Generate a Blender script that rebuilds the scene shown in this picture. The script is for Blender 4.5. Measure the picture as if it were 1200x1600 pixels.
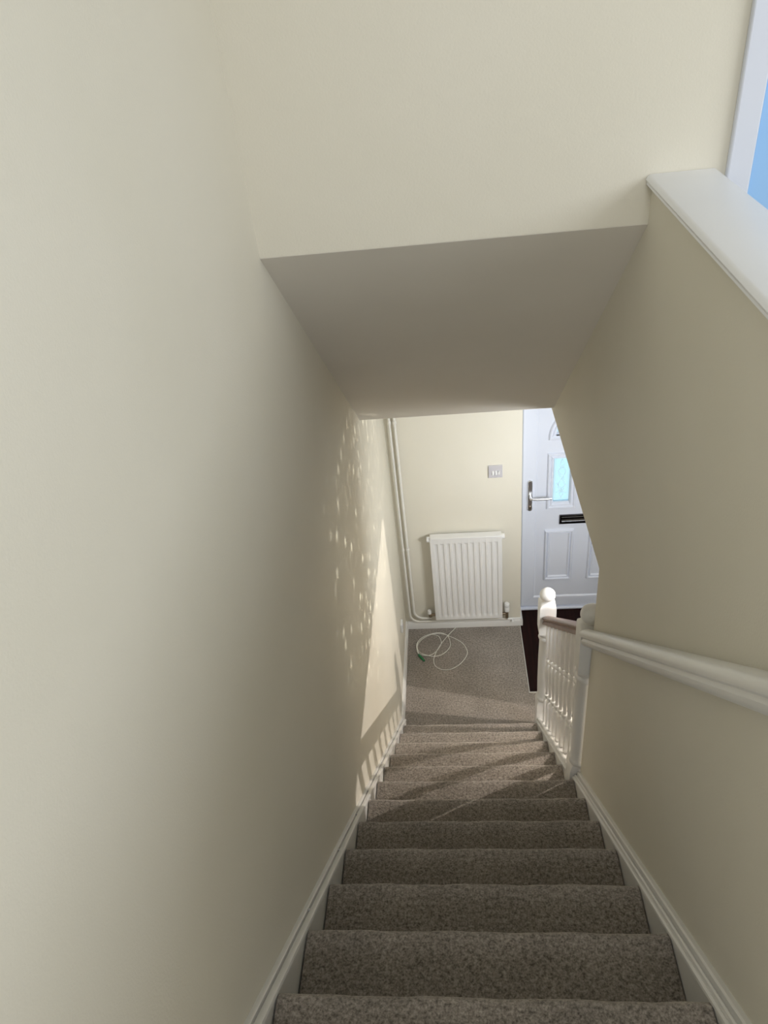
import bpy, bmesh, math, random
from mathutils import Vector, Matrix
random.seed(7)
for o in list(bpy.data.objects):
    bpy.data.objects.remove(o, do_unlink=True)
SC = bpy.context.scene
COL = SC.collection

# ------------------------------------------------------------------ camera
cd = bpy.data.cameras.new('camera')
cam = bpy.data.objects.new('camera', cd); COL.objects.link(cam)
RT = Vector((0.99328773, 0.05641731, -0.10097807))
UP = Vector((0.05012963, 0.57677969, 0.81536017))
FW = Vector((-0.10424253, 0.81494925, -0.57008001))
m = Matrix((RT, UP, -FW)).transposed().to_4x4()
m.translation = Vector((0.46583713, -3.05140491, 4.06881526))
cam.matrix_world = m
cd.sensor_fit = 'HORIZONTAL'; cd.sensor_width = 36.0; cd.lens = 36.0 * 1109.0 / 1200.0
cd.clip_start = 0.02; cd.clip_end = 100
SC.camera = cam

# ------------------------------------------------------------------ world
w = bpy.data.worlds.new('sky'); SC.world = w; w.use_nodes = True
bg = w.node_tree.nodes['Background']
bg.inputs[0].default_value = (0.80, 0.92, 1.0, 1); bg.inputs[1].default_value = 1.25

# ------------------------------------------------------------------ lights
def area(name, loc, target, sx, sy, power, col, spread=180):
    l = bpy.data.lights.new(name, 'AREA'); l.shape = 'RECTANGLE'; l.size = sx; l.size_y = sy
    l.energy = power; l.color = col; l.spread = math.radians(spread)
    o = bpy.data.objects.new(name, l); COL.objects.link(o)
    o.location = loc
    o.rotation_euler = (Vector(target) - Vector(loc)).to_track_quat('-Z', 'Y').to_euler()
    return o
# daylight that reaches the landing from the window on its right-hand side
area('landing_window_light', (2.65, -2.9, 4.5), (0.2, -2.5, 3.7), 2.4, 1.0, 33, (0.86, 0.92, 1.0))
area('landing_rear_fill', (0.72, -4.6, 4.5), (0.5, -1.8, 2.4), 0.5, 0.8, 21, (0.93, 0.96, 1.0))  # unseen fill added behind the camera to lift stairs, soffit and lower walls
# unseen fill added in the hall, aimed at the far wall and front door
area('hall_fill_light', (1.68, -0.5, 2.0), (0.75, 1.2, 1.45), 0.5, 0.5, 14, (0.90, 0.95, 1.0), 120)
# bright lamp in the room to the right, shining through the doorway past the balusters
def point(name, loc, power, col, r):
    l = bpy.data.lights.new(name, 'POINT'); l.energy = power; l.color = col; l.shadow_soft_size = r
    o = bpy.data.objects.new(name, l); COL.objects.link(o); o.location = loc
    return o
point('side_room_light', (2.74, -0.14, 2.47), 160, (1.0, 0.91, 0.84), 0.008)
# added unseen spot; its dot pattern draws the glints on the stair wall
gl = bpy.data.lights.new('glint_light', 'SPOT'); gl.energy = 150; gl.color = (1.0, 0.95, 0.80)
gl.spot_size = math.radians(64); gl.spot_blend = 0.55; gl.shadow_soft_size = 0.012
go = bpy.data.objects.new('glint_light', gl); COL.objects.link(go)
go.location = (1.75, 0.15, 1.35)
go.rotation_euler = (Vector((0, -0.12, 1.86)) - Vector(go.location)).to_track_quat('-Z', 'Y').to_euler()
gl.use_nodes = True
nt = gl.node_tree; em = nt.nodes['Emission']
tc = nt.nodes.new('ShaderNodeTexCoord'); sep = nt.nodes.new('ShaderNodeSeparateXYZ')
nt.links.new(tc.outputs['Normal'], sep.inputs[0])
dx = nt.nodes.new('ShaderNodeMath'); dx.operation = 'DIVIDE'
dy = nt.nodes.new('ShaderNodeMath'); dy.operation = 'DIVIDE'
nt.links.new(sep.outputs[0], dx.inputs[0]); nt.links.new(sep.outputs[2], dx.inputs[1])
nt.links.new(sep.outputs[1], dy.inputs[0]); nt.links.new(sep.outputs[2], dy.inputs[1])
cmb = nt.nodes.new('ShaderNodeCombineXYZ')
nt.links.new(dx.outputs[0], cmb.inputs[0]); nt.links.new(dy.outputs[0], cmb.inputs[1])
vor = nt.nodes.new('ShaderNodeTexVoronoi'); vor.voronoi_dimensions = '2D'; vor.inputs['Scale'].default_value = 19
nt.links.new(cmb.outputs[0], vor.inputs['Vector'])
rmp = nt.nodes.new('ShaderNodeMapRange'); rmp.interpolation_type = 'SMOOTHSTEP'
rmp.inputs['From Min'].default_value = 0.27; rmp.inputs['From Max'].default_value = 0.05
nt.links.new(vor.outputs['Distance'], rmp.inputs['Value'])
sc_ = nt.nodes.new('ShaderNodeSeparateColor'); nt.links.new(vor.outputs['Color'], sc_.inputs[0])
pw = nt.nodes.new('ShaderNodeMath'); pw.operation = 'POWER'; pw.inputs[1].default_value = 1.7
nt.links.new(sc_.outputs[0], pw.inputs[0])
mu = nt.nodes.new('ShaderNodeMath'); mu.operation = 'MULTIPLY'
nt.links.new(rmp.outputs[0], mu.inputs[0]); nt.links.new(pw.outputs[0], mu.inputs[1])
ab = nt.nodes.new('ShaderNodeMath'); ab.operation = 'ABSOLUTE'; nt.links.new(dy.outputs[0], ab.inputs[0])
fade = nt.nodes.new('ShaderNodeMapRange'); fade.interpolation_type = 'SMOOTHSTEP'
fade.inputs['From Min'].default_value = 0.46; fade.inputs['From Max'].default_value = 0.28
nt.links.new(ab.outputs[0], fade.inputs['Value'])
mf = nt.nodes.new('ShaderNodeMath'); mf.operation = 'MULTIPLY'
base = nt.nodes.new('ShaderNodeMath'); base.operation = 'ADD'; base.inputs[1].default_value = 0.045  # even base level added to brighten the stair wall around the glints
nt.links.new(mu.outputs[0], base.inputs[0]); nt.links.new(base.outputs[0], mf.inputs[0]); nt.links.new(fade.outputs[0], mf.inputs[1])
nt.links.new(mf.outputs[0], em.inputs['Strength'])

SC.view_settings.view_transform = 'Standard'; SC.view_settings.look = 'None'
SC.view_settings.gamma = 1; SC.view_settings.use_curve_mapping = False
SC.view_settings.exposure = 0.0

# ------------------------------------------------------------------ materials
def mat(name, col, rough=0.5, metal=0.0, spec=0.5):
    mm = bpy.data.materials.new(name); mm.use_nodes = True
    b = mm.node_tree.nodes['Principled BSDF']
    b.inputs['Base Color'].default_value = (*col, 1); b.inputs['Roughness'].default_value = rough
    b.inputs['Metallic'].default_value = metal; b.inputs['Specular IOR Level'].default_value = spec
    return mm
def coords(nt, scale=(1, 1, 1)):
    tc = nt.nodes.new('ShaderNodeTexCoord'); mp = nt.nodes.new('ShaderNodeMapping')
    mp.inputs['Scale'].default_value = scale
    nt.links.new(tc.outputs['Object'], mp.inputs[0]); return mp.outputs[0]
def noise_mat(name, c1, c2, scale, rough, bump_scale, bump, dist=0.002, spec=0.4, vscale=(1, 1, 1), detail=3, lo=0.35, hi=0.65):
    mm = mat(name, c1, rough, 0, spec); nt = mm.node_tree; b = nt.nodes['Principled BSDF']
    v = coords(nt, vscale)
    n = nt.nodes.new('ShaderNodeTexNoise'); n.inputs['Scale'].default_value = scale; n.inputs['Detail'].default_value = detail
    nt.links.new(v, n.inputs['Vector'])
    r = nt.nodes.new('ShaderNodeValToRGB')
    r.color_ramp.elements[0].position = lo; r.color_ramp.elements[1].position = hi
    r.color_ramp.elements[0].color = (*c1, 1); r.color_ramp.elements[1].color = (*c2, 1)
    nt.links.new(n.outputs['Fac'], r.inputs[0]); nt.links.new(r.outputs[0], b.inputs['Base Color'])
    n2 = nt.nodes.new('ShaderNodeTexNoise'); n2.inputs['Scale'].default_value = bump_scale; n2.inputs['Detail'].default_value = 2
    nt.links.new(v, n2.inputs['Vector'])
    bp = nt.nodes.new('ShaderNodeBump'); bp.inputs['Strength'].default_value = bump; bp.inputs['Distance'].default_value = dist
    nt.links.new(n2.outputs['Fac'], bp.inputs['Height']); nt.links.new(bp.outputs[0], b.inputs['Normal'])
    return mm
M = {}
M['wall'] = noise_mat('cream_wall_paint', (0.755, 0.715, 0.605), (0.775, 0.735, 0.63), 2.2, 0.62, 230, 0.35, 0.001, 0.35)
M['ceiling'] = noise_mat('ceiling_paint', (0.75, 0.71, 0.64), (0.77, 0.73, 0.66), 2.5, 0.75, 220, 0.1, 0.001, 0.3)
M['white'] = noise_mat('white_satin_paint', (0.80, 0.79, 0.76), (0.83, 0.82, 0.79), 3, 0.32, 60, 0.03, 0.001, 0.5)
M['capwhite'] = noise_mat('bright_white_gloss_paint', (0.86, 0.87, 0.89), (0.88, 0.89, 0.91), 3, 0.35, 60, 0.03, 0.001, 0.5)
M['radiator'] = noise_mat('radiator_enamel', (0.82, 0.81, 0.79), (0.84, 0.83, 0.81), 4, 0.3, 50, 0.01, 0.001, 0.5)
M['pipe'] = noise_mat('painted_pipe', (0.81, 0.79, 0.73), (0.83, 0.81, 0.75), 6, 0.35, 40, 0.03, 0.001, 0.5)
M['upvc'] = noise_mat('white_plastic_door', (0.74, 0.775, 0.87), (0.76, 0.795, 0.89), 3, 0.28, 90, 0.02, 0.001, 0.5)
M['plastic'] = mat('white_plastic', (0.82, 0.82, 0.80), 0.35)
M['plate'] = mat('pale_grey_switch_plate', (0.56, 0.54, 0.56), 0.35)
M['chrome'] = mat('chrome', (0.86, 0.87, 0.89), 0.3, 1.0)
M['darkchrome'] = mat('dark_letter_plate_chrome', (0.13, 0.13, 0.135), 0.2, 1.0)
M['black'] = mat('black_plastic', (0.012, 0.012, 0.012), 0.35)
M['brass'] = mat('dull_brass', (0.30, 0.24, 0.17), 0.4, 0.9)
M['cable'] = mat('white_cable', (0.80, 0.79, 0.72), 0.45)
M['green'] = mat('green_plug_plastic', (0.03, 0.20, 0.07), 0.45)
M['blue'] = noise_mat('blue_painted_door', (0.33, 0.58, 0.92), (0.35, 0.60, 0.94), 3, 0.5, 80, 0.03, 0.001, 0.4)
M['lead'] = mat('white_came', (0.95, 0.96, 0.95), 0.4)
M['strip'] = mat('pale_threshold_strip', (0.62, 0.60, 0.56), 0.35, 0.2)
M['socketdark'] = mat('grey_socket_box', (0.16, 0.15, 0.13), 0.5)

def carpet(name, c1, c2):
    mm = mat(name, c1, 0.95, 0, 0.1); nt = mm.node_tree; b = nt.nodes['Principled BSDF']
    v = coords(nt)
    n = nt.nodes.new('ShaderNodeTexNoise'); n.inputs['Scale'].default_value = 190; n.inputs['Detail'].default_value = 2.5
    n.inputs['Roughness'].default_value = 0.7
    nt.links.new(v, n.inputs['Vector'])
    r = nt.nodes.new('ShaderNodeValToRGB')
    r.color_ramp.elements[0].position = 0.36; r.color_ramp.elements[1].position = 0.65
    r.color_ramp.elements[0].color = (*c1, 1); r.color_ramp.elements[1].color = (*c2, 1)
    m2 = nt.nodes.new('ShaderNodeTexNoise'); m2.inputs['Scale'].default_value = 85; m2.inputs['Detail'].default_value = 2
    nt.links.new(v, m2.inputs['Vector'])
    av = nt.nodes.new('ShaderNodeMix'); av.data_type = 'FLOAT'; av.inputs[0].default_value = 0.4
    nt.links.new(n.outputs['Fac'], av.inputs[2]); nt.links.new(m2.outputs['Fac'], av.inputs[3])
    nt.links.new(av.outputs[0], r.inputs[0])
    big = nt.nodes.new('ShaderNodeTexNoise'); big.inputs['Scale'].default_value = 5; big.inputs['Detail'].default_value = 3
    nt.links.new(v, big.inputs['Vector'])
    mr = nt.nodes.new('ShaderNodeMapRange'); mr.inputs['From Min'].default_value = 0.3; mr.inputs['From Max'].default_value = 0.7
    mr.inputs['To Min'].default_value = 0.86; mr.inputs['To Max'].default_value = 1.1
    nt.links.new(big.outputs['Fac'], mr.inputs['Value'])
    mx = nt.nodes.new('ShaderNodeVectorMath'); mx.operation = 'SCALE'
    nt.links.new(r.outputs[0], mx.inputs[0]); nt.links.new(mr.outputs[0], mx.inputs['Scale'])
    nt.links.new(mx.outputs[0], b.inputs['Base Color'])
    n2 = nt.nodes.new('ShaderNodeTexNoise'); n2.inputs['Scale'].default_value = 220; n2.inputs['Detail'].default_value = 2
    nt.links.new(v, n2.inputs['Vector'])
    bp = nt.nodes.new('ShaderNodeBump'); bp.inputs['Strength'].default_value = 0.7; bp.inputs['Distance'].default_value = 0.004
    nt.links.new(n2.outputs['Fac'], bp.inputs['Height']); nt.links.new(bp.outputs[0], b.inputs['Normal'])
    b.inputs['Sheen Weight'].default_value = 0.7; b.inputs['Sheen Roughness'].default_value = 0.5
    b.inputs['Sheen Tint'].default_value = (0.8, 0.75, 0.68, 1)
    return mm
M['carpet'] = carpet('grey_beige_carpet', (0.108, 0.094, 0.081), (0.455, 0.405, 0.355))

def wood(name, c1, c2, rough, axis_scale, scale):
    mm = mat(name, c1, rough); nt = mm.node_tree; b = nt.nodes['Principled BSDF']
    v = coords(nt, axis_scale)
    n = nt.nodes.new('ShaderNodeTexNoise'); n.inputs['Scale'].default_value = scale; n.inputs['Detail'].default_value = 5
    n.inputs['Distortion'].default_value = 0.6
    nt.links.new(v, n.inputs['Vector'])
    r = nt.nodes.new('ShaderNodeValToRGB')
    r.color_ramp.elements[0].position = 0.3; r.color_ramp.elements[1].position = 0.7
    r.color_ramp.elements[0].color = (*c1, 1); r.color_ramp.elements[1].color = (*c2, 1)
    nt.links.new(n.outputs['Fac'], r.inputs[0]); nt.links.new(r.outputs[0], b.inputs['Base Color'])
    return mm
M['railwood'] = wood('varnished_rail_wood', (0.13, 0.062, 0.036), (0.25, 0.135, 0.083), 0.35, (30, 1.5, 1.5), 2.2)
M['darkwood'] = wood('dark_wood_floor', (0.006, 0.0016, 0.001), (0.022, 0.005, 0.003), 0.55, (20, 1.2, 1), 2.0)

def glass_mat():
    mm = mat('obscured_glass', (0.64, 0.88, 0.94), 0.35); b = mm.node_tree.nodes['Principled BSDF']
    b.inputs['Transmission Weight'].default_value = 1.0; b.inputs['IOR'].default_value = 1.2
    nt = mm.node_tree; v = coords(nt)
    n = nt.nodes.new('ShaderNodeTexNoise'); n.inputs['Scale'].default_value = 60
    nt.links.new(v, n.inputs['Vector'])
    bp = nt.nodes.new('ShaderNodeBump'); bp.inputs['Strength'].default_value = 0.25; bp.inputs['Distance'].default_value = 0.003
    nt.links.new(n.outputs['Fac'], bp.inputs['Height']); nt.links.new(bp.outputs[0], b.inputs['Normal'])
    return mm
M['glass'] = glass_mat()
M['clearglass'] = mat('white_bevelled_glass', (1, 1, 1), 0.5)
M['clearglass'].node_tree.nodes['Principled BSDF'].inputs['Transmission Weight'].default_value = 0.9
M['clearglass'].node_tree.nodes['Principled BSDF'].inputs['IOR'].default_value = 1.1
M['darkwood'].node_tree.nodes['Principled BSDF'].inputs['Specular IOR Level'].default_value = 0.12

# ------------------------------------------------------------------ mesh helpers
def build(name, bm, material, parent=None, smooth=False, bevel=0.0, seg=2, angle=35):
    bmesh.ops.recalc_face_normals(bm, faces=bm.faces)
    me = bpy.data.meshes.new(name); bm.to_mesh(me); bm.free()
    me.materials.append(material)
    if smooth:
        for p in me.polygons: p.use_smooth = True
    o = bpy.data.objects.new(name, me); COL.objects.link(o)
    if parent is not None: o.parent = parent
    if bevel > 0:
        md = o.modifiers.new('bevel', 'BEVEL'); md.width = bevel; md.segments = seg
        md.limit_method = 'ANGLE'; md.angle_limit = math.radians(angle)
        for p in me.polygons: p.use_smooth = True
    if smooth or bevel > 0:
        me.set_sharp_from_angle(angle=math.radians(38))
    return o
def bx(bm, x0, x1, y0, y1, z0, z1):
    v = [bm.verts.new(p) for p in ((x0, y0, z0), (x1, y0, z0), (x1, y1, z0), (x0, y1, z0), (x0, y0, z1), (x1, y0, z1), (x1, y1, z1), (x0, y1, z1))]
    for f in ((3, 2, 1, 0), (4, 5, 6, 7), (0, 1, 5, 4), (1, 2, 6, 5), (2, 3, 7, 6), (3, 0, 4, 7)):
        bm.faces.new([v[i] for i in f])
def box(name, r, material, parent=None, bevel=0.0):
    bm = bmesh.new(); bx(bm, *r); return build(name, bm, material, parent, bevel=bevel)
def prism_x(bm, prof, x0, x1, n=1):
    """profile of (y, z) extruded along x"""
    rings = []
    for i in range(n + 1):
        x = x0 + (x1 - x0) * i / n
        rings.append([bm.verts.new((x, y, z)) for y, z in prof])
    for a, b in zip(rings, rings[1:]):
        for j in range(len(prof)):
            k = (j + 1) % len(prof)
            bm.faces.new((a[j], a[k], b[k], b[j]))
    bm.faces.new(rings[0]); bm.faces.new(rings[-1][::-1])
def sweep(bm, prof, frames):
    """prof: 2D points, frames: list of (origin, u, v)"""
    rings = [[bm.verts.new(o + u * a + v * b) for a, b in prof] for o, u, v in frames]
    for r0, r1 in zip(rings, rings[1:]):
        for j in range(len(prof)):
            k = (j + 1) % len(prof)
            bm.faces.new((r0[j], r0[k], r1[k], r1[j]))
    bm.faces.new(rings[0]); bm.faces.new(rings[-1][::-1])
def slope_bar(bm, prof, x, p0, p1):
    """bar from (y0,z0) to (y1,z1); profile (dx, dz) with vertical, plumb-cut ends"""
    sweep(bm, prof, [(Vector((x, p0[0], p0[1])), Vector((1, 0, 0)), Vector((0, 0, 1))),
                     (Vector((x, p1[0], p1[1])), Vector((1, 0, 0)), Vector((0, 0, 1)))])
def tube(bm, pts, r, n=8, closed=False):
    pts = [Vector(p) for p in pts]; rings = []
    t0 = None; u = None
    for i, p in enumerate(pts):
        a = pts[max(i - 1, 0)]; b = pts[min(i + 1, len(pts) - 1)]
        t = (b - a).normalized()
        if u is None:
            u = t.orthogonal().normalized()
        else:
            u = (u - t * u.dot(t)).normalized()
        v = t.cross(u)
        rr = r[i] if isinstance(r, (list, tuple)) else r
        rings.append([bm.verts.new(p + (u * math.cos(2 * math.pi * k / n) + v * math.sin(2 * math.pi * k / n)) * rr) for k in range(n)])
    for r0, r1 in zip(rings, rings[1:]):
        for j in range(n):
            k = (j + 1) % n
            bm.faces.new((r0[j], r0[k], r1[k], r1[j]))
    bm.faces.new(rings[0][::-1]); bm.faces.new(rings[-1])
def loft(bm, cx, cy, rings, n=24):
    """rings of (z, r, squareness): turned and square sections in one surface"""
    rs = []
    for z, r, s in rings:
        ring = []
        for k in range(n):
            t = 2 * math.pi * (k + 0.5) / n + (math.pi / 4 - math.pi / n)
            c, d = math.cos(t), math.sin(t); q = max(abs(c), abs(d))
            f = (1 - s) + s / q
            ring.append(bm.verts.new((cx + r * c * f, cy + r * d * f, z)))
        rs.append(ring)
    for a, b in zip(rs, rs[1:]):
        for j in range(n):
            k = (j + 1) % n
            bm.faces.new((a[j], a[k], b[k], b[j]))
    bm.faces.new(rs[0][::-1]); bm.faces.new(rs[-1])
def ball(bm, c, r, n=20, mrows=12, sz=1.0):
    rings = [(c[2] + r * sz * -math.cos(math.pi * (i + 0.02) / (mrows + 0.04)), max(r * math.sin(math.pi * (i + 0.02) / (mrows + 0.04)), 1e-4), 0) for i in range(mrows + 1)]
    loft(bm, c[0], c[1], rings, n)
def rects(bm, x0, x1, z0, z1, prof, fill=True):
    """nested rectangles in x/z, prof of (inset, y)"""
    rs = []
    for ins, y in prof:
        rs.append([bm.verts.new(p) for p in ((x0 + ins, y, z0 + ins), (x1 - ins, y, z0 + ins), (x1 - ins, y, z1 - ins), (x0 + ins, y, z1 - ins))])
    for a, b in zip(rs, rs[1:]):
        for j in range(4):
            k = (j + 1) % 4
            bm.faces.new((a[j], a[k], b[k], b[j]))
    if fill: bm.faces.new(rs[-1])
    return rs
def catmull(pts, n=6):
    P = [Vector(p) for p in pts]; P = [P[0] * 2 - P[1]] + P + [P[-1] * 2 - P[-2]]; out = []
    for i in range(1, len(P) - 2):
        for k in range(n):
            t = k / n; a, b, c, d = P[i - 1:i + 3]
            out.append(0.5 * ((2 * b) + (c - a) * t + (2 * a - 5 * b + 4 * c - d) * t * t + (3 * b - a - 3 * c + d) * t ** 3))
    out.append(P[-2]); return out
def struct(o): o['kind'] = 'structure'; return o
def empty(name, loc=(0, 0, 0)):
    o = bpy.data.objects.new(name, None); COL.objects.link(o); o.location = loc; o.empty_display_size = 0.1
    return o
def thing(name, label, cat, group=None):
    o = empty(name); o['label'] = label; o['category'] = cat
    if group: o['group'] = group
    return o
def tag(o, label, cat, group=None):
    o['label'] = label; o['category'] = cat
    if group: o['group'] = group
    return o

G, RS = 0.22, 0.20                       # going and rise of the stairs
SL = RS / G
def nose(y): return RS - SL * y          # line through the nosings
XW = 0.9494                              # stair-side face of the right wall

# ------------------------------------------------------------------ room shell
struct(box('wall_left', (-0.1, 0.0, -5.2, 1.42, -0.2, 5.1), M['wall']))
struct(box('wall_far', (0.0, 0.911, 1.112, 1.42, -0.2, 2.6), M['wall']))
bm = bmesh.new()
prism_x(bm, [(-5.2, 0.0), (-1.083, 0.0), (-1.083, 2.402), (1.42, 2.402), (1.42, 5.0), (-1.241, 5.0), (-1.241, 3.690), (-5.2, 3.690 - 0.06 * 3.959)], XW, 1.05)
wr = struct(build('wall_right', bm, M['wall']))
bm = bmesh.new(); bx(bm, 0.0, XW, -1.241, -1.15, 3.601, 5.0)
struct(build('wall_bulkhead', bm, M['wall']))
bm = bmesh.new()
prism_x(bm, [(-1.239, 3.599), (0.0835, 2.44), (0.0835, 2.70), (-1.16, 3.85)], 0.0, XW)
struct(build('ceiling', bm, M['ceiling']))
struct(box('ceiling', (0.0, XW, 0.0845, 1.112, 2.44, 2.56), M['ceiling']))
struct(box('ceiling', (-0.1, 3.1, -5.2, -1.14, 5.0, 5.1), M['ceiling']))
struct(box('ceiling', (1.05, 1.9, -2.7, 1.42, 2.402, 2.5), M['ceiling']))
struct(box('ceiling', (1.9, 4.1, -2.7, 1.42, 2.62, 2.72), M['ceiling']))
# landing floor and the wall it carries beside the half wall
struct(box('floor', (0.0, 3.1, -5.2, -2.64 - 0.02, 2.5, 2.6), M['carpet']))
struct(box('floor', (1.05, 3.1, -2.66, -1.14, 2.5, 2.6), M['carpet']))
bm = bmesh.new()
bx(bm, 1.05, 1.118, -1.241, -1.14, 2.6, 5.0); bx(bm, 1.118, 1.96, -1.241, -1.14, 4.62, 5.0); bx(bm, 1.96, 3.1, -1.241, -1.14, 2.6, 5.0)
struct(build('wall_landing', bm, M['wall']))
struct(box('wall_landing_right', (3.0, 3.1, -5.2, -1.241, 2.6, 5.0), M['wall']))
struct(box('wall_back', (0.0, 3.1, -5.3, -5.2, 2.5, 5.1), M['wall']))
# hall walls
bm = bmesh.new()
bx(bm, 0.911, 0.925, 1.335, 1.42, -0.1, 2.402); bx(bm, 0.925, 1.835, 1.335, 1.42, 2.09, 2.402); bx(bm, 1.835, 4.1, 1.335, 1.42, -0.1, 2.62)
struct(build('wall_front', bm, M['wall']))
bm = bmesh.new()
bx(bm, 1.9, 1.99, 0.06, 1.335, 0.0, 2.62); bx(bm, 1.9, 1.99, -1.0, 0.06, 2.215, 2.62); bx(bm, 1.9, 1.99, -2.7, -1.0, 0.0, 2.62)
struct(build('wall_hall', bm, M['wall']))
struct(box('wall_hall_back', (1.05, 4.1, -2.8, -2.7, 0.0, 2.72), M['wall']))
struct(box('wall_side_room', (4.0, 4.1, -2.7, 1.42, 0.0, 2.72), M['wall']))
# floors
fl = struct(box('floor', (0.909, 4.1, -2.7, 1.42, -0.12, -0.004), M['darkwood']))
fc = struct(box('floor', (0.0, 0.905, -0.25, 1.112, -0.12, 0.0), M['carpet']))
struct(box('floor', (0.905, 1.05, -1.083, 0.412, -0.0035, 0.001), M['carpet']))
tr = struct(box('trim_1', (0.9045, 0.9105, 0.412, 1.092, -0.004, 0.006), M['strip'], bevel=0.002))
struct(box('trim_2', (0.9045, 1.05, 0.408, 0.418, -0.004, 0.006), M['strip'], bevel=0.002))
# skirting of the lower hall
def skirting(name, along, a0, a1, face, sgn):
    prof = [(0, 0), (0.018, 0), (0.018, 0.052), (0.014, 0.060), (0.010, 0.064), (0.008, 0.072), (0, 0.074)]
    bm = bmesh.new()
    if along == 'y':
        sweep(bm, prof, [(Vector((face, a, 0)), Vector((sgn, 0, 0)), Vector((0, 0, 1))) for a in (a0, a1)])
    else:
        sweep(bm, prof, [(Vector((a, face, 0)), Vector((0, sgn, 0)), Vector((0, 0, 1))) for a in (a0, a1)])
    return struct(build(name, bm, M['white'], smooth=True))
skirting('baseboard_left', 'y', 0.135, 1.112, 0.0, 1)
skirting('baseboard_far', 'x', 0.018, 0.911, 1.112, -1)
skirting('baseboard_hall', 'y', 1.094, 1.335, 0.911, 1)

# cap board on the half wall of the landing
bm = bmesh.new()
def capz(y): return 3.711 + 0.06 * (y + 1.241)
sweep(bm, [(0.0, -0.021), (0.155, -0.021), (0.155, -0.006), (0.149, 0.0), (0.007, 0.0), (0.001, -0.004), (-0.002, -0.0105), (0.001, -0.017)],
      [(Vector((0.935, y, capz(y))), Vector((1, 0, 0)), Vector((0, 0, 1))) for y in (-5.2, -1.243)])
struct(build('trim_3', bm, M['capwhite'], smooth=True))

# landing doorway with a blue door
d2 = struct(empty('door_2', (1.54, -1.241, 2.6)))
def local(o, parent):
    o.parent = parent; o.matrix_parent_inverse = Matrix.Translation(-Vector(parent.location)); return o
for nm, r in (('architrave', (1.108, 1.161, -1.259, -1.2405, 2.6, 4.68)), ('architrave', (1.919, 1.972, -1.259, -1.2405, 2.6, 4.68)), ('architrave', (1.161, 1.919, -1.259, -1.2405, 4.627, 4.68))):
    local(box(nm, r, M['upvc'], bevel=0.004), d2)
bm = bmesh.new(); bx(bm, 1.118, 1.166, -1.2395, -1.145, 2.6, 4.62); bx(bm, 1.914, 1.96, -1.2395, -1.145, 2.6, 4.62); bx(bm, 1.166, 1.914, -1.2395, -1.145, 4.58, 4.62)
local(build('door_frame', bm, M['upvc']), d2)
local(box('door_leaf', (1.169, 1.911, -1.232, -1.19, 2.606, 4.577), M['blue'], bevel=0.002), d2)
bm = bmesh.new(); tube(bm, [(1.85, -1.232, 3.6), (1.85, -1.28, 3.6), (1.74, -1.285, 3.6)], 0.009)
local(build('door_handle', bm, M['chrome'], smooth=True), d2)

# ------------------------------------------------------------------ staircase
st = thing('staircase', 'straight staircase with grey beige carpet between white painted strings', 'staircase')
XL, XR = 0.0345, 0.9165
def step_profile(k):
    """carpeted step whose nosing is k rises above the hall floor"""
    z = k * RS; y = -(k - 1) * G; r = 0.021
    back = y - G - 0.012
    pr = [(back, z), (y - 0.10, z + 0.001), (y - 0.05, z + 0.001), (y - r, z)]
    for i in range(1, 8):
        a = math.pi / 2 - math.pi * i / 8
        pr.append((y - r + r * math.cos(a), z - r + r * math.sin(a)))
    pr += [(y - r - 0.004, z - 2 * r - 0.002), (y - 0.024, z - 0.09), (y - 0.024, z - RS - 0.0005 if k > 1 else z - RS + 0.0005), (back, z - RS - 0.0005 if k > 1 else z - RS + 0.0005)]
    return pr
for k in range(1, 14):
    bm = bmesh.new(); prism_x(bm, step_profile(k), XL, XR if k > 5 else 0.9045, 40)
    rr = random.Random(k)
    for v in bm.verts:                     # slightly uneven pile along the nosing
        z = k * RS
        if v.co.z > z - 0.05 and v.co.y > -(k - 1) * G - 0.03:
            w_ = math.sin(v.co.x * 23 + k) * 0.0012 + math.sin(v.co.x * 61 + 2 * k) * 0.0007
            v.co.z += w_ + rr.uniform(-1, 1) * 0.0006; v.co.y += w_ * 0.6 + rr.uniform(-1, 1) * 0.0006
    s = build('step', bm, M['carpet'], st, smooth=True)

def string(x0, x1, y_low, y_high, low_cut, top=-0.006):
    """closed string board between two plumb cuts"""
    pr = [(y_low, max(0.0, nose(y_low) - 0.36)), (y_low, nose(y_low) + top), (y_high, nose(y_high) + top), (y_high, nose(y_high) - 0.36)]
    bm = bmesh.new(); prism_x(bm, pr, x0, x1); return build('string', bm, M['white'], st)
sl = string(0.0, 0.030, 0.135, -2.66, 0)
bm = bmesh.new()
slope_bar(bm, [(0.0, -0.006), (0.0, 0.009), (0.008, 0.011), (0.013, 0.008), (0.0145, -0.004), (0.0175, -0.004), (0.019, 0.006), (0.027, 0.007), (0.033, 0.004), (0.035, -0.004), (0.033, -0.012), (0.030, -0.014), (0.030, -0.006)],
          0.0, (0.137, nose(0.137)), (-2.66, nose(-2.66)))
build('moulding', bm, M['white'], sl, smooth=True)
for (px, py, pz) in ((0.0165, -0.85, 0), (0.0165, -1.02, 0), (0.0165, -1.25, 0), (0.0165, -1.50, 0), (0.0165, -1.79, 0), (0.0165, -2.13, 0), (0.0165, -0.2, 0)):
    bm = bmesh.new(); ball(bm, (px, py, nose(py) + 0.004), 0.0042, 10, 6)
    build('screw_cap', bm, M['plate'], sl, smooth=True)
sr = string(0.9195, XW, -1.083, -2.66, 0)
bm = bmesh.new()
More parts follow.
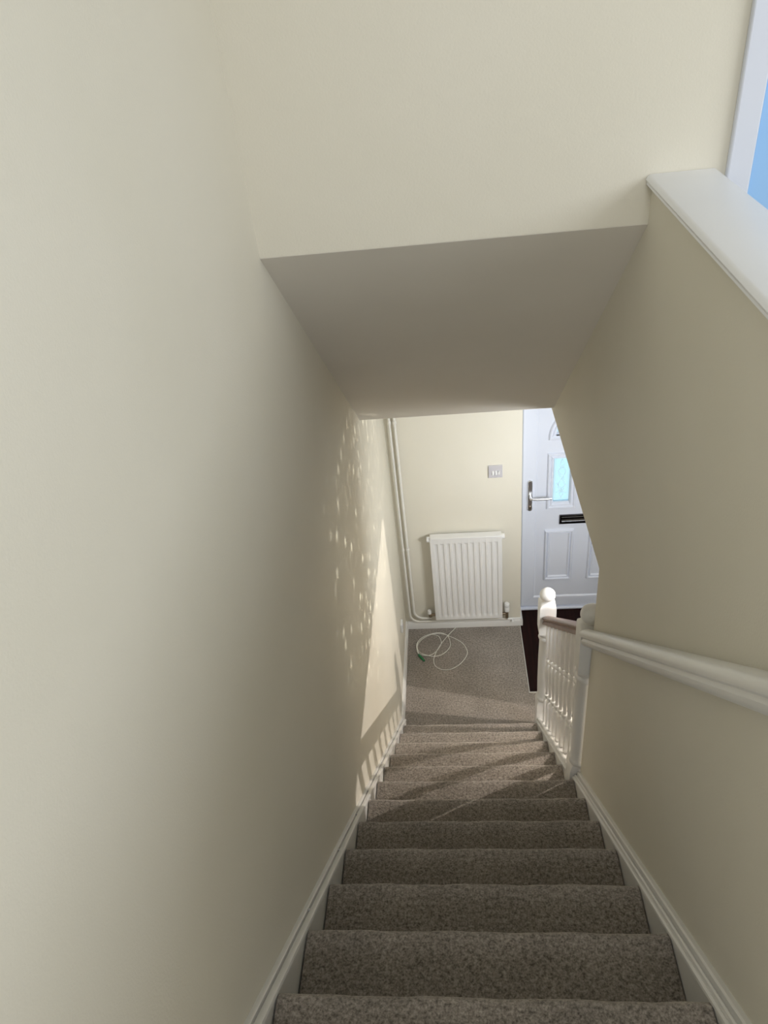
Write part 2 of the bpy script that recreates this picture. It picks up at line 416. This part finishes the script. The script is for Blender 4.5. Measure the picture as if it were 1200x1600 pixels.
slope_bar(bm, [(XW, 0.036), (XW - 0.010, 0.036), (XW - 0.014, 0.031), (XW - 0.0155, 0.012), (XW - 0.018, 0.012), (XW - 0.020, 0.018), (XW - 0.024, 0.015), (XW - 0.0255, 0.004), (XW - 0.028, 0.005), (XW - 0.033, 0.002), (XW - 0.034, -0.006), (XW - 0.030, -0.012), (XW, -0.012)],
          0.0, (-1.083, nose(-1.083)), (-2.66, nose(-2.66)))
build('moulding', bm, M['white'], sr, smooth=True)
so = string(0.9065, 0.985, 0.046, -0.985, 0, -0.004)

# ------------------------------------------------------------------ balustrade
ba = thing('balustrade', 'white turned balustrade with a brown wooden handrail at the foot of the stairs', 'balustrade')
N1 = (0.957, 0.09); N2 = (0.953, -1.030); HB = 0.0475
def newel(cx, cy, dz, zb):
    R = [(zb, HB, 1), (dz + 0.300, HB, 1), (dz + 0.318, 0.046, 0.75), (dz + 0.330, 0.044, 0.2), (dz + 0.338, 0.048, 0), (dz + 0.350, 0.049, 0), (dz + 0.360, 0.046, 0),
         (dz + 0.368, 0.041, 0), (dz + 0.50, 0.043, 0), (dz + 0.70, 0.042, 0), (dz + 0.868, 0.039, 0), (dz + 0.876, 0.043, 0), (dz + 0.888, 0.0465, 0), (dz + 0.900, 0.043, 0),
         (dz + 0.908, 0.041, 0), (dz + 0.924, 0.045, 0.45), (dz + 0.942, 0.0475, 0.95), (dz + 0.950, HB, 1), (dz + 1.150, HB, 1), (dz + 1.163, 0.0470, 0.9), (dz + 1.174, 0.0435, 0.5), (dz + 1.182, 0.038, 0.1),
         (dz + 1.188, 0.034, 0), (dz + 1.196, 0.031, 0)]
    bm = bmesh.new(); loft(bm, cx, cy, R, 32)
    n = build('newel_post', bm, M['white'], ba, smooth=True)
    bm = bmesh.new(); ball(bm, (cx, cy, dz + 1.226), 0.0455, 28, 16, 0.92)
    build('ball_finial', bm, M['white'], n, smooth=True)
    return n
newel(*N1, 0.0, 0.0)
newel(*N2, 0.905, 0.62)
# base rail on the string, and the wooden handrail
y0, y1 = N1[1] - HB - 0.0005, N2[1] + HB + 0.0005
bm = bmesh.new()
slope_bar(bm, [(-0.036, 0.0), (0.036, 0.0), (0.036, 0.022), (0.030, 0.028), (0.020, 0.028), (0.020, 0.022), (-0.020, 0.022), (-0.020, 0.028), (-0.030, 0.028), (-0.036, 0.022)], 0.953,
          (y0, nose(y0) - 0.004), (y1, nose(y1) - 0.004))
build('base_rail', bm, M['white'], ba, smooth=True)
def railtop(y): return 1.100 - SL * (y - 0.045)
bm = bmesh.new()
slope_bar(bm, [(0.0, 0.0), (0.014, -0.002), (0.025, -0.008), (0.031, -0.017), (0.031, -0.026), (0.024, -0.032), (0.022, -0.040), (0.029, -0.047), (0.030, -0.064), (0.027, -0.068),
               (-0.027, -0.068), (-0.030, -0.064), (-0.029, -0.047), (-0.022, -0.040), (-0.024, -0.032), (-0.031, -0.026), (-0.031, -0.017), (-0.025, -0.008), (-0.014, -0.002)], 0.956,
          (y0, railtop(y0)), (y1, railtop(y1)))
hr = build('handrail', bm, M['railwood'], ba, smooth=True); hr['label'] = 'varnished brown wooden handrail between the newel posts'
NB = 8
for i in range(NB):
    y = y0 - (y0 - y1) * (i + 1) / (NB + 1)
    zb = nose(y) - 0.004 + 0.012; zt = railtop(y) - 0.060; H = zt - zb; hw = 0.018
    f = [(0, hw, 1), (0.27, hw, 1), (0.278, 0.0155, 0.6), (0.284, 0.0115, 0), (0.296, 0.0115, 0), (0.302, 0.0175, 0), (0.312, 0.0188, 0), (0.322, 0.0175, 0), (0.328, 0.0108, 0),
         (0.345, 0.0100, 0), (0.40, 0.0125, 0), (0.47, 0.0168, 0), (0.53, 0.0200, 0), (0.57, 0.0205, 0), (0.605, 0.0175, 0), (0.632, 0.0115, 0), (0.642, 0.0105, 0), (0.650, 0.0175, 0),
         (0.660, 0.0188, 0), (0.670, 0.0175, 0), (0.678, 0.0112, 0), (0.690, 0.0115, 0), (0.700, 0.0155, 0.6), (0.710, hw, 1), (1.0, hw, 1)]
    bm = bmesh.new(); loft(bm, 0.953, y, [(zb + a * H, r, s) for a, r, s in f], 16)
    build('baluster', bm, M['white'], ba, smooth=True)

# ------------------------------------------------------------------ wall handrail
ya, yb = -1.079, -4.2
def wr_z(y): return nose(y) + 0.914
bm = bmesh.new()
slope_bar(bm, [(0.0, 0.0), (-0.012, 0.006), (-0.026, 0.008), (-0.040, 0.004), (-0.049, -0.006), (-0.052, -0.018), (-0.049, -0.030), (-0.042, -0.036), (-0.038, -0.040), (-0.039, -0.046),
               (-0.043, -0.052), (-0.041, -0.066), (-0.034, -0.078), (-0.022, -0.084), (0.0, -0.086)], XW - 0.0003, (ya, wr_z(ya)), (-3.0, wr_z(-3.0)))
tag(build('wall_handrail', bm, M['white'], smooth=True), 'white painted moulded handrail running down the right stair wall', 'handrail')

# ------------------------------------------------------------------ radiator
ra = thing('radiator', 'white ribbed panel radiator on the far wall below the light switch', 'radiator')
X0, X1, Z0, Z1, YF = 0.246, 0.766, 0.148, 0.945, 1.030
bm = bmesh.new()
NX, FL = 12 * 12, 12
zs = [Z0, Z0 + 0.003, Z0 + 0.036, Z0 + 0.046, Z0 + 0.056] + [Z0 + 0.056 + (Z1 - 0.056 - Z0 - 0.056) * i / 4 for i in range(1, 4)] + [Z1 - 0.056, Z1 - 0.048, Z1 - 0.040, Z1 - 0.003, Z1]
zm = [0, 0, 0, 0.75, 1, 1, 1, 1, 1, 0.75, 0, 0, 0]
grid = []
for z, mz in zip(zs, zm):
    row = []
    for i in range(NX + 1):
        t = i / NX; x = X0 + (X1 - X0) * t
        ph = (t * FL) % 1.0
        d = min(max((abs(ph - 0.5) - 0.18) / 0.14, 0), 1) if True else 0
        edge = 1 if 0.03 < t < 0.97 else 0
        y = YF + 0.009 * d * mz * edge + (0.004 if z in (Z0, Z1) else 0) + (0.004 if i in (0, NX) else 0)
        row.append(bm.verts.new((x, y, z)))
    grid.append(row)
for a, b in zip(grid, grid[1:]):
    for i in range(NX): bm.faces.new((a[i], a[i + 1], b[i + 1], b[i]))
# close the back
bl = [bm.verts.new((v.co.x, YF + 0.022, v.co.z)) for v in grid[0]]; tl = [bm.verts.new((v.co.x, YF + 0.022, v.co.z)) for v in grid[-1]]
for i in range(NX):
    bm.faces.new((grid[0][i], bl[i], bl[i + 1], grid[0][i + 1])); bm.faces.new((grid[-1][i], grid[-1][i + 1], tl[i + 1], tl[i]))
bm.faces.new([r[0] for r in grid] + [tl[0], bl[0]]); bm.faces.new([r[-1] for r in grid] + [tl[-1], bl[-1]])
bm.faces.new(bl + tl[::-1])
pn = build('panel', bm, M['radiator'], ra, smooth=True)
bm = bmesh.new(); bx(bm, X0 + 0.01, X1 - 0.01, YF + 0.023, YF + 0.058, Z0 + 0.03, Z1 - 0.02)
build('convector', bm, M['radiator'], ra, bevel=0.004)
bm = bmesh.new(); bx(bm, X0 + 0.002, X1 - 0.002, YF - 0.003, YF + 0.060, Z1 - 0.001, Z1 + 0.010)
build('top_cover', bm, M['radiator'], ra, bevel=0.004)
for x in (X0 + 0.06, X1 - 0.06):
    bm = bmesh.new(); bx(bm, x - 0.015, x + 0.015, YF + 0.05, 1.112, 0.80, 0.87); build('bracket', bm, M['radiator'], ra)
for x in (X0 - 0.020, X1 - 0.003):          # plugs at the top corners
    bm = bmesh.new(); tube(bm, [(x, 1.056, 0.932), (x + 0.023, 1.056, 0.932)], 0.021, 12); build('plug', bm, M['radiator'], ra, smooth=True)
# left lockshield valve
bm = bmesh.new(); tube(bm, [(X0 + 0.01, 1.07, 0.172), (0.205, 1.07, 0.172)], 0.011, 10); tube(bm, [(0.205, 1.07, 0.155), (0.205, 1.07, 0.190)], 0.014, 10)
lv = build('valve', bm, M['brass'], ra, smooth=True); lv['label'] = 'dull brass lockshield valve'
bm = bmesh.new(); loft(bm, 0.200, 1.068, [(0.190, 0.012, 0), (0.192, 0.016, 0), (0.220, 0.015, 0), (0.224, 0.011, 0)], 14); build('valve_cap', bm, M['plastic'], lv, smooth=True)
# thermostatic valve
bm = bmesh.new(); tube(bm, [(X1 - 0.01, 1.07, 0.160), (0.802, 1.07, 0.160)], 0.011, 10); tube(bm, [(0.802, 1.07, 0.118), (0.802, 1.07, 0.186)], 0.013, 10)
tv = build('thermostatic_valve', bm, M['brass'], ra, smooth=True)
bm = bmesh.new(); loft(bm, 0.802, 1.07, [(0.186, 0.013, 0), (0.190, 0.020, 0), (0.232, 0.021, 0), (0.236, 0.019, 0), (0.240, 0.0215, 0), (0.262, 0.0205, 0), (0.268, 0.016, 0)], 18)
tvh = build('valve_head', bm, M['plastic'], tv, smooth=True); tvh['label'] = 'white thermostatic valve head'

# ------------------------------------------------------------------ heating pipes
def arc_pipe(x, zbend, xend, zlow, y=1.092):
    pts = [(x, y, 2.44), (x, y, 1.2), (x, y, zlow + 0.075)]
    for i in range(1, 8):
        a = math.pi / 2 * i / 8
        pts.append((x + 0.075 * (1 - math.cos(a)), y, zlow + 0.075 * (1 - math.sin(a))))
    pts += [(x + 0.075, y, zlow), (xend, y, zlow)]
    return pts
p1 = thing('heating_pipe', 'white painted heating pipe in the corner running along the skirting to the right valve', 'pipe', 'heating pipes beside the radiator')
bm = bmesh.new(); tube(bm, arc_pipe(0.043, 0, 0.802, 0.088, 1.086) + [(0.802, 1.083, 0.088), (0.802, 1.074, 0.10), (0.802, 1.070, 0.118)], 0.0082, 10)
build('pipe', bm, M['pipe'], p1, smooth=True)
p2 = thing('heating_pipe', 'white painted heating pipe second from the corner bending into the left radiator valve', 'pipe', 'heating pipes beside the radiator')
bm = bmesh.new(); tube(bm, arc_pipe(0.077, 0, 0.185, 0.122, 1.088) + [(0.200, 1.085, 0.126), (0.205, 1.075, 0.140), (0.205, 1.070, 0.156)], 0.0095, 10)
build('pipe', bm, M['pipe'], p2, smooth=True)
for p, x, y, r in ((p1, 0.043, 1.086, 0.0115), (p2, 0.077, 1.088, 0.0135)):
    for z in (1.885, 0.82):
        bm = bmesh.new(); tube(bm, [(x, y, z - 0.012), (x, y, z - 0.008), (x, y, z + 0.008), (x, y, z + 0.012)], [r * 0.75, r, r, r * 0.75], 12); bx(bm, x - 0.005, x + 0.005, y, 1.112, z - 0.006, z + 0.006)
        build('pipe_clip', bm, M['pipe'], p, smooth=True)
bm = bmesh.new()
tube(bm, [(0.809, 1.086, 0.088), (0.86, 1.086, 0.088)], 0.009, 10); tube(bm, [(0.845, 1.086, 0.088), (0.845, 1.07, 0.070)], 0.007, 8)
build('drain_cock', bm, M['plastic'], p1, smooth=True)

# ------------------------------------------------------------------ switch and socket
sw = thing('light_switch', 'pale grey three-gang light switch plate on the far wall beside the front door', 'light switch')
bm = bmesh.new(); rects(bm, 0.682, 0.778, 1.402, 1.500, [(0, 1.112), (0, 1.104), (0.004, 1.101)])
build('plate', bm, M['plate'], sw)
for i, x in enumerate((0.714, 0.7345, 0.7545)):
    bm = bmesh.new()
    a, b = (1.093, 1.099) if i == 2 else (1.098, 1.0935)     # y of the top and bottom edge
    v = [bm.verts.new(p) for p in ((x - 0.006, b, 1.430), (x + 0.006, b, 1.430), (x + 0.006, a, 1.459), (x - 0.006, a, 1.459), (x - 0.006, 1.104, 1.430), (x + 0.006, 1.104, 1.430), (x + 0.006, 1.104, 1.459), (x - 0.006, 1.104, 1.459))]
    for f in ((0, 1, 2, 3), (7, 6, 5, 4), (0, 4, 5, 1), (1, 5, 6, 2), (2, 6, 7, 3), (3, 7, 4, 0)): bm.faces.new([v[k] for k in f])
    build('rocker', bm, M['plastic'], sw)
so_ = thing('wall_socket', 'small white socket plate low on the left wall near the corner', 'socket')
bm = bmesh.new(); bx(bm, 0.0, 0.016, 0.705, 0.775, 0.345, 0.42); build('plate', bm, M['plastic'], so_, bevel=0.004)
bm = bmesh.new(); bx(bm, 0.0155, 0.0175, 0.722, 0.758, 0.366, 0.400); build('socket_face', bm, M['plate'], so_)

# ------------------------------------------------------------------ cable on the carpet
# loops of the cable laid out on the floor (metres)
CP = [(0.397, 1.090), (0.332, 1.003), (0.276, 0.913), (0.245, 0.846), (0.224, 0.777), (0.222, 0.721), (0.236, 0.684), (0.272, 0.655), (0.325, 0.645), (0.379, 0.666),
      (0.437, 0.722), (0.477, 0.799), (0.472, 0.861), (0.443, 0.920), (0.394, 0.966), (0.347, 0.995), (0.308, 1.018), (0.246, 1.032), (0.185, 1.016), (0.128, 0.971), (0.096, 0.917),
      (0.095, 0.868), (0.119, 0.825), (0.163, 0.801), (0.220, 0.786), (0.277, 0.799), (0.324, 0.841), (0.350, 0.894), (0.344, 0.966), (0.325, 1.010), (0.277, 1.036), (0.222, 1.032),
      (0.165, 1.014), (0.118, 0.980), (0.092, 0.924), (0.093, 0.862), (0.116, 0.812), (0.182, 0.796), (0.232, 0.825), (0.270, 0.889), (0.280, 0.937), (0.262, 0.993), (0.222, 1.018),
      (0.174, 1.018), (0.124, 0.984), (0.088, 0.924), (0.089, 0.862), (0.103, 0.812)]
ca = thing('cable', 'thin white cable lying in loose loops on the grey carpet below the radiator', 'cable')
pts = [(x, y, 0.0035 + 0.0035 * (i / len(CP)) + 0.0012 * math.sin(i * 1.7)) for i, (x, y) in enumerate(CP)]
bm = bmesh.new(); tube(bm, catmull(pts, 6), 0.0027, 8); build('wire', bm, M['cable'], ca, smooth=True)
bm = bmesh.new(); tube(bm, [(0.103, 0.812, 0.008), (0.108, 0.800, 0.009), (0.112, 0.792, 0.009), (0.146, 0.744, 0.008), (0.150, 0.738, 0.008)], [0.004, 0.0085, 0.010, 0.009, 0.006], 8)
pg = build('plug', bm, M['green'], ca, smooth=True); pg['label'] = 'green connector at the end of the white cable'

# ------------------------------------------------------------------ front door
d1 = struct(empty('door_1', (0, 0, 0)))
YD = 1.300
bm = bmesh.new()
bx(bm, 0.9115, 0.928, 1.304, 1.39, 0.0, 2.088); bx(bm, 1.822, 1.834, 1.304, 1.39, 0.0, 2.088); bx(bm, 0.928, 1.822, 1.304, 1.39, 2.045, 2.088)
build('door_frame', bm, M['upvc'], d1, bevel=0.003)
bm = bmesh.new(); bx(bm, 0.912, 1.834, 1.268, 1.38, -0.003, 0.016)
build('threshold', bm, M['upvc'], d1, bevel=0.004)
# leaf with mitred outer members; the three glazed openings are cut by strips around them
sash = [(0, 1.36), (0, YD - 0.006), (0.006, YD - 0.012), (0.092, YD - 0.012), (0.099, YD - 0.008), (0.104, YD - 0.002), (0.112, YD)]
bm = bmesh.new(); rects(bm, 0.9325, 1.819, 0.022, 2.042, sash, fill=False)
leaf = build('door_leaf', bm, M['upvc'], d1, bevel=0.0015)
LX0, LX1, LZ0, LZ1 = 1.0445, 1.707, 0.134, 1.930
gl1 = (1.150, 1.278, 1.037, 1.418); gl2 = (1.474, 1.602, 1.037, 1.418); CX = 1.376
bm = bmesh.new()
def face(x0, x1, z0, z1): bx(bm, x0, x1, YD, YD + 0.03, z0, z1)
face(LX0, LX1, LZ0, 1.037); face(LX0, gl1[0], 1.037, 1.418); face(gl1[1], gl2[0], 1.037, 1.418); face(gl2[1], LX1, 1.037, 1.418)
face(LX0, LX1, 1.418, 1.590); face(LX0, 1.130, 1.590, LZ1); face(1.622, LX1, 1.590, LZ1); face(1.130, 1.622, 1.850, LZ1)
# the spandrels around the arched light
NA = 20
for sgn in (-1, 1):
    arc = [(CX + sgn * 0.215 * math.cos(math.pi / 2 * i / NA), 1.590 + 0.215 * math.sin(math.pi / 2 * i / NA)) for i in range(NA + 1)]
    for a, b in zip(arc, arc[1:]):
        xo = CX + sgn * 0.246
        q = [(a[0], a[1]), (b[0], b[1]), (b[0], 1.850), (a[0], 1.850)] if True else None
        vs = [[bm.verts.new((x, y, z)) for x, z in q] for y in (YD, YD + 0.03)]
        bm.faces.new(vs[0]); bm.faces.new(vs[1][::-1])
    bx(bm, min(CX + sgn * 0.215, CX + sgn * 0.246), max(CX + sgn * 0.215, CX + sgn * 0.246), YD, YD + 0.03, 1.590, 1.850)
build('infill', bm, M['upvc'], leaf)
mould = [(0, YD + 0.001), (0.002, YD - 0.010), (0.008, YD - 0.020), (0.015, YD - 0.020), (0.021, YD - 0.007), (0.024, YD - 0.005), (0.027, YD - 0.012), (0.033, YD - 0.012), (0.041, YD - 0.0015)]
for x in (1.104, 1.432):
    bm = bmesh.new(); rects(bm, x, x + 0.216, 0.298, 0.787, mould); build('raised_panel', bm, M['upvc'], leaf, smooth=True)
gm = [(0, YD + 0.001), (0.003, YD - 0.010), (0.009, YD - 0.017), (0.018, YD - 0.017), (0.023, YD - 0.008), (0.028, YD - 0.006), (0.032, YD - 0.012), (0.040, YD - 0.012), (0.050, YD + 0.006), (0.053, YD + 0.016)]
for x in (1.107, 1.433):
    bm = bmesh.new(); rects(bm, x, x + 0.214, 0.980, 1.458, gm, fill=False); gf = build('glazing_frame', bm, M['upvc'], leaf, smooth=True)
    bm = bmesh.new(); bx(bm, x + 0.045, x + 0.169, YD + 0.014, YD + 0.018, 1.026, 1.412); build('glass_pane', bm, M['glass'], d1)
    xc = x + 0.107; zc = 1.228
    bm = bmesh.new()
    def came(pp, r=0.0034): tube(bm, [(xc + a, YD + 0.012, zc + b) for a, b in pp], r, 6)
    wav = lambda s, ph: [(s * 0.024 * math.sin(math.pi * 2 * t / 24 * 1.0 + ph), -0.115 + 0.23 * t / 24) for t in range(25)]
    came(wav(1, 0)); came(wav(-1, 0)); 
    came([(-0.034, 0.065), (-0.02, 0.055), (0.0, 0.03), (0.026, -0.02), (0.03, -0.03)], 0.004)
    came([(-0.034, -0.035), (-0.022, -0.05), (0.0, -0.085), (0.02, -0.11), (0.034, -0.116)], 0.004)
    came([(0.034, -0.05), (0.02, -0.065), (0.0, -0.085), (-0.02, -0.11), (-0.034, -0.116)])
    for s in (-1, 1): came([(0, -0.09), (s * 0.012, -0.115), (s * 0.014, -0.13), (0, -0.16)]); came([(0, 0.085), (s * 0.014, 0.115), (s * 0.010, 0.14), (0, 0.165)])
    for z in (-0.168, 0.172): came([(-0.05, z), (0.05, z)], 0.0025)
    for a in (-0.047, 0.047): came([(a, -0.175), (a, 0.175)], 0.0025)
    build('leading', bm, M['clearglass'], d1, smooth=True)
# arched light at the top
def arch_ring(bm, prof, n=28):
    """half-round frame: prof of (inset, y)"""
    rings = []
    for ins, y in prof:
        R = 0.268 - ins; pts = [(CX - R, 1.562 + ins)] + [(CX - R * math.cos(math.pi * i / n), 1.575 + R * math.sin(math.pi * i / n)) for i in range(n + 1)] + [(CX + R, 1.562 + ins)]
        rings.append([bm.verts.new((x, y, max(z, 1.562 + ins))) for x, z in pts])
    for a, b in zip(rings, rings[1:]):
        for j in range(len(a)):
            k = (j + 1) % len(a)
            if (a[j].co - a[k].co).length < 1e-6 and (b[j].co - b[k].co).length < 1e-6: continue
            bm.faces.new((a[j], a[k], b[k], b[j]))
bm = bmesh.new(); arch_ring(bm, gm); bmesh.ops.remove_doubles(bm, verts=bm.verts, dist=1e-5)
fan = build('arched_glazing_frame', bm, M['upvc'], leaf, smooth=True)
bm = bmesh.new()
pts = [(CX - 0.225 * math.cos(math.pi * i / 24), 1.600 + 0.222 * math.sin(math.pi * i / 24)) for i in range(25)]
v0 = [bm.verts.new((x, YD + 0.014, z)) for x, z in pts]; v1 = [bm.verts.new((x, YD + 0.018, z)) for x, z in pts]
bm.faces.new(v0); bm.faces.new(v1[::-1])
for j in range(25):
    k = (j + 1) % 25; bm.faces.new((v0[j], v1[j], v1[k], v0[k]))
build('glass_pane', bm, M['glass'], d1)
bm = bmesh.new()
for a in (45, 90, 135):
    tube(bm, [(CX + 0.03 * math.cos(math.radians(a)), YD + 0.012, 1.61 + 0.03 * math.sin(math.radians(a))), (CX + 0.21 * math.cos(math.radians(a)), YD + 0.012, 1.60 + 0.21 * math.sin(math.radians(a)))], 0.003, 6)
build('leading', bm, M['clearglass'], d1, smooth=True)
bm = bmesh.new(); bx(bm, 1.160, 1.24, YD - 0.0145, YD - 0.006, 1.599, 1.605)
pp = build('cover_strip', bm, M['black'], leaf); pp['label'] = 'small dark strip on the arched light frame'
# handle
bm = bmesh.new()
cx, hz0, hz1, hw = 0.988, 0.980, 1.249, 0.0185
out = [(cx + hw * math.cos(a), hz1 - hw + hw * math.sin(a)) for a in [math.pi * i / 10 for i in range(11)]] + [(cx + hw * math.cos(a), hz0 + hw + hw * math.sin(a)) for a in [math.pi + math.pi * i / 10 for i in range(11)]]
ys = [YD - 0.010, YD - 0.020, YD - 0.026]; sc = [1.0, 1.0, 0.78]
rg = [[bm.verts.new((cx + (x - cx) * s, y, 1.1145 + (z - 1.1145) * (1 - (1 - s) * 0.15))) for x, z in out] for y, s in zip(ys, sc)]
for a, b in zip(rg, rg[1:]):
    for j in range(len(out)):
        k = (j + 1) % len(out); bm.faces.new((a[j], a[k], b[k], b[j]))
bm.faces.new(rg[-1]); bm.faces.new(rg[0][::-1])
hp = build('handle_plate', bm, M['chrome'], d1, smooth=True)
bm = bmesh.new(); tube(bm, catmull([(0.990, YD - 0.022, 1.116), (0.990, YD - 0.055, 1.116), (1.000, YD - 0.066, 1.116), (1.06, YD - 0.066, 1.112), (1.122, YD - 0.060, 1.110), (1.136, YD - 0.058, 1.110)], 5), 0.0095, 10)
build('lever', bm, M['chrome'], hp, smooth=True)
bm = bmesh.new(); tube(bm, [(0.988, YD - 0.024, 1.020), (0.988, YD - 0.034, 1.020)], 0.0085, 12); tube(bm, [(0.988, YD - 0.024, 1.008), (0.988, YD - 0.034, 1.008)], 0.005, 8)
build('lock_cylinder', bm, M['brass'], hp, smooth=True)
# letter plate
bm = bmesh.new(); rects(bm, 1.208, 1.544, 0.839, 0.921, [(0, YD + 0.001), (0, YD - 0.008), (0.003, YD - 0.012), (0.010, YD - 0.012), (0.013, YD - 0.005)])
lp = build('letter_plate', bm, M['darkchrome'], d1, smooth=True)
bm = bmesh.new()
prism_x(bm, [(YD - 0.005, 0.853), (YD - 0.014, 0.858), (YD - 0.018, 0.868), (YD - 0.011, 0.880), (YD - 0.010, 0.890), (YD - 0.013, 0.900), (YD - 0.005, 0.907)], 1.224, 1.528)
build('flap', bm, M['darkchrome'], lp, smooth=True)
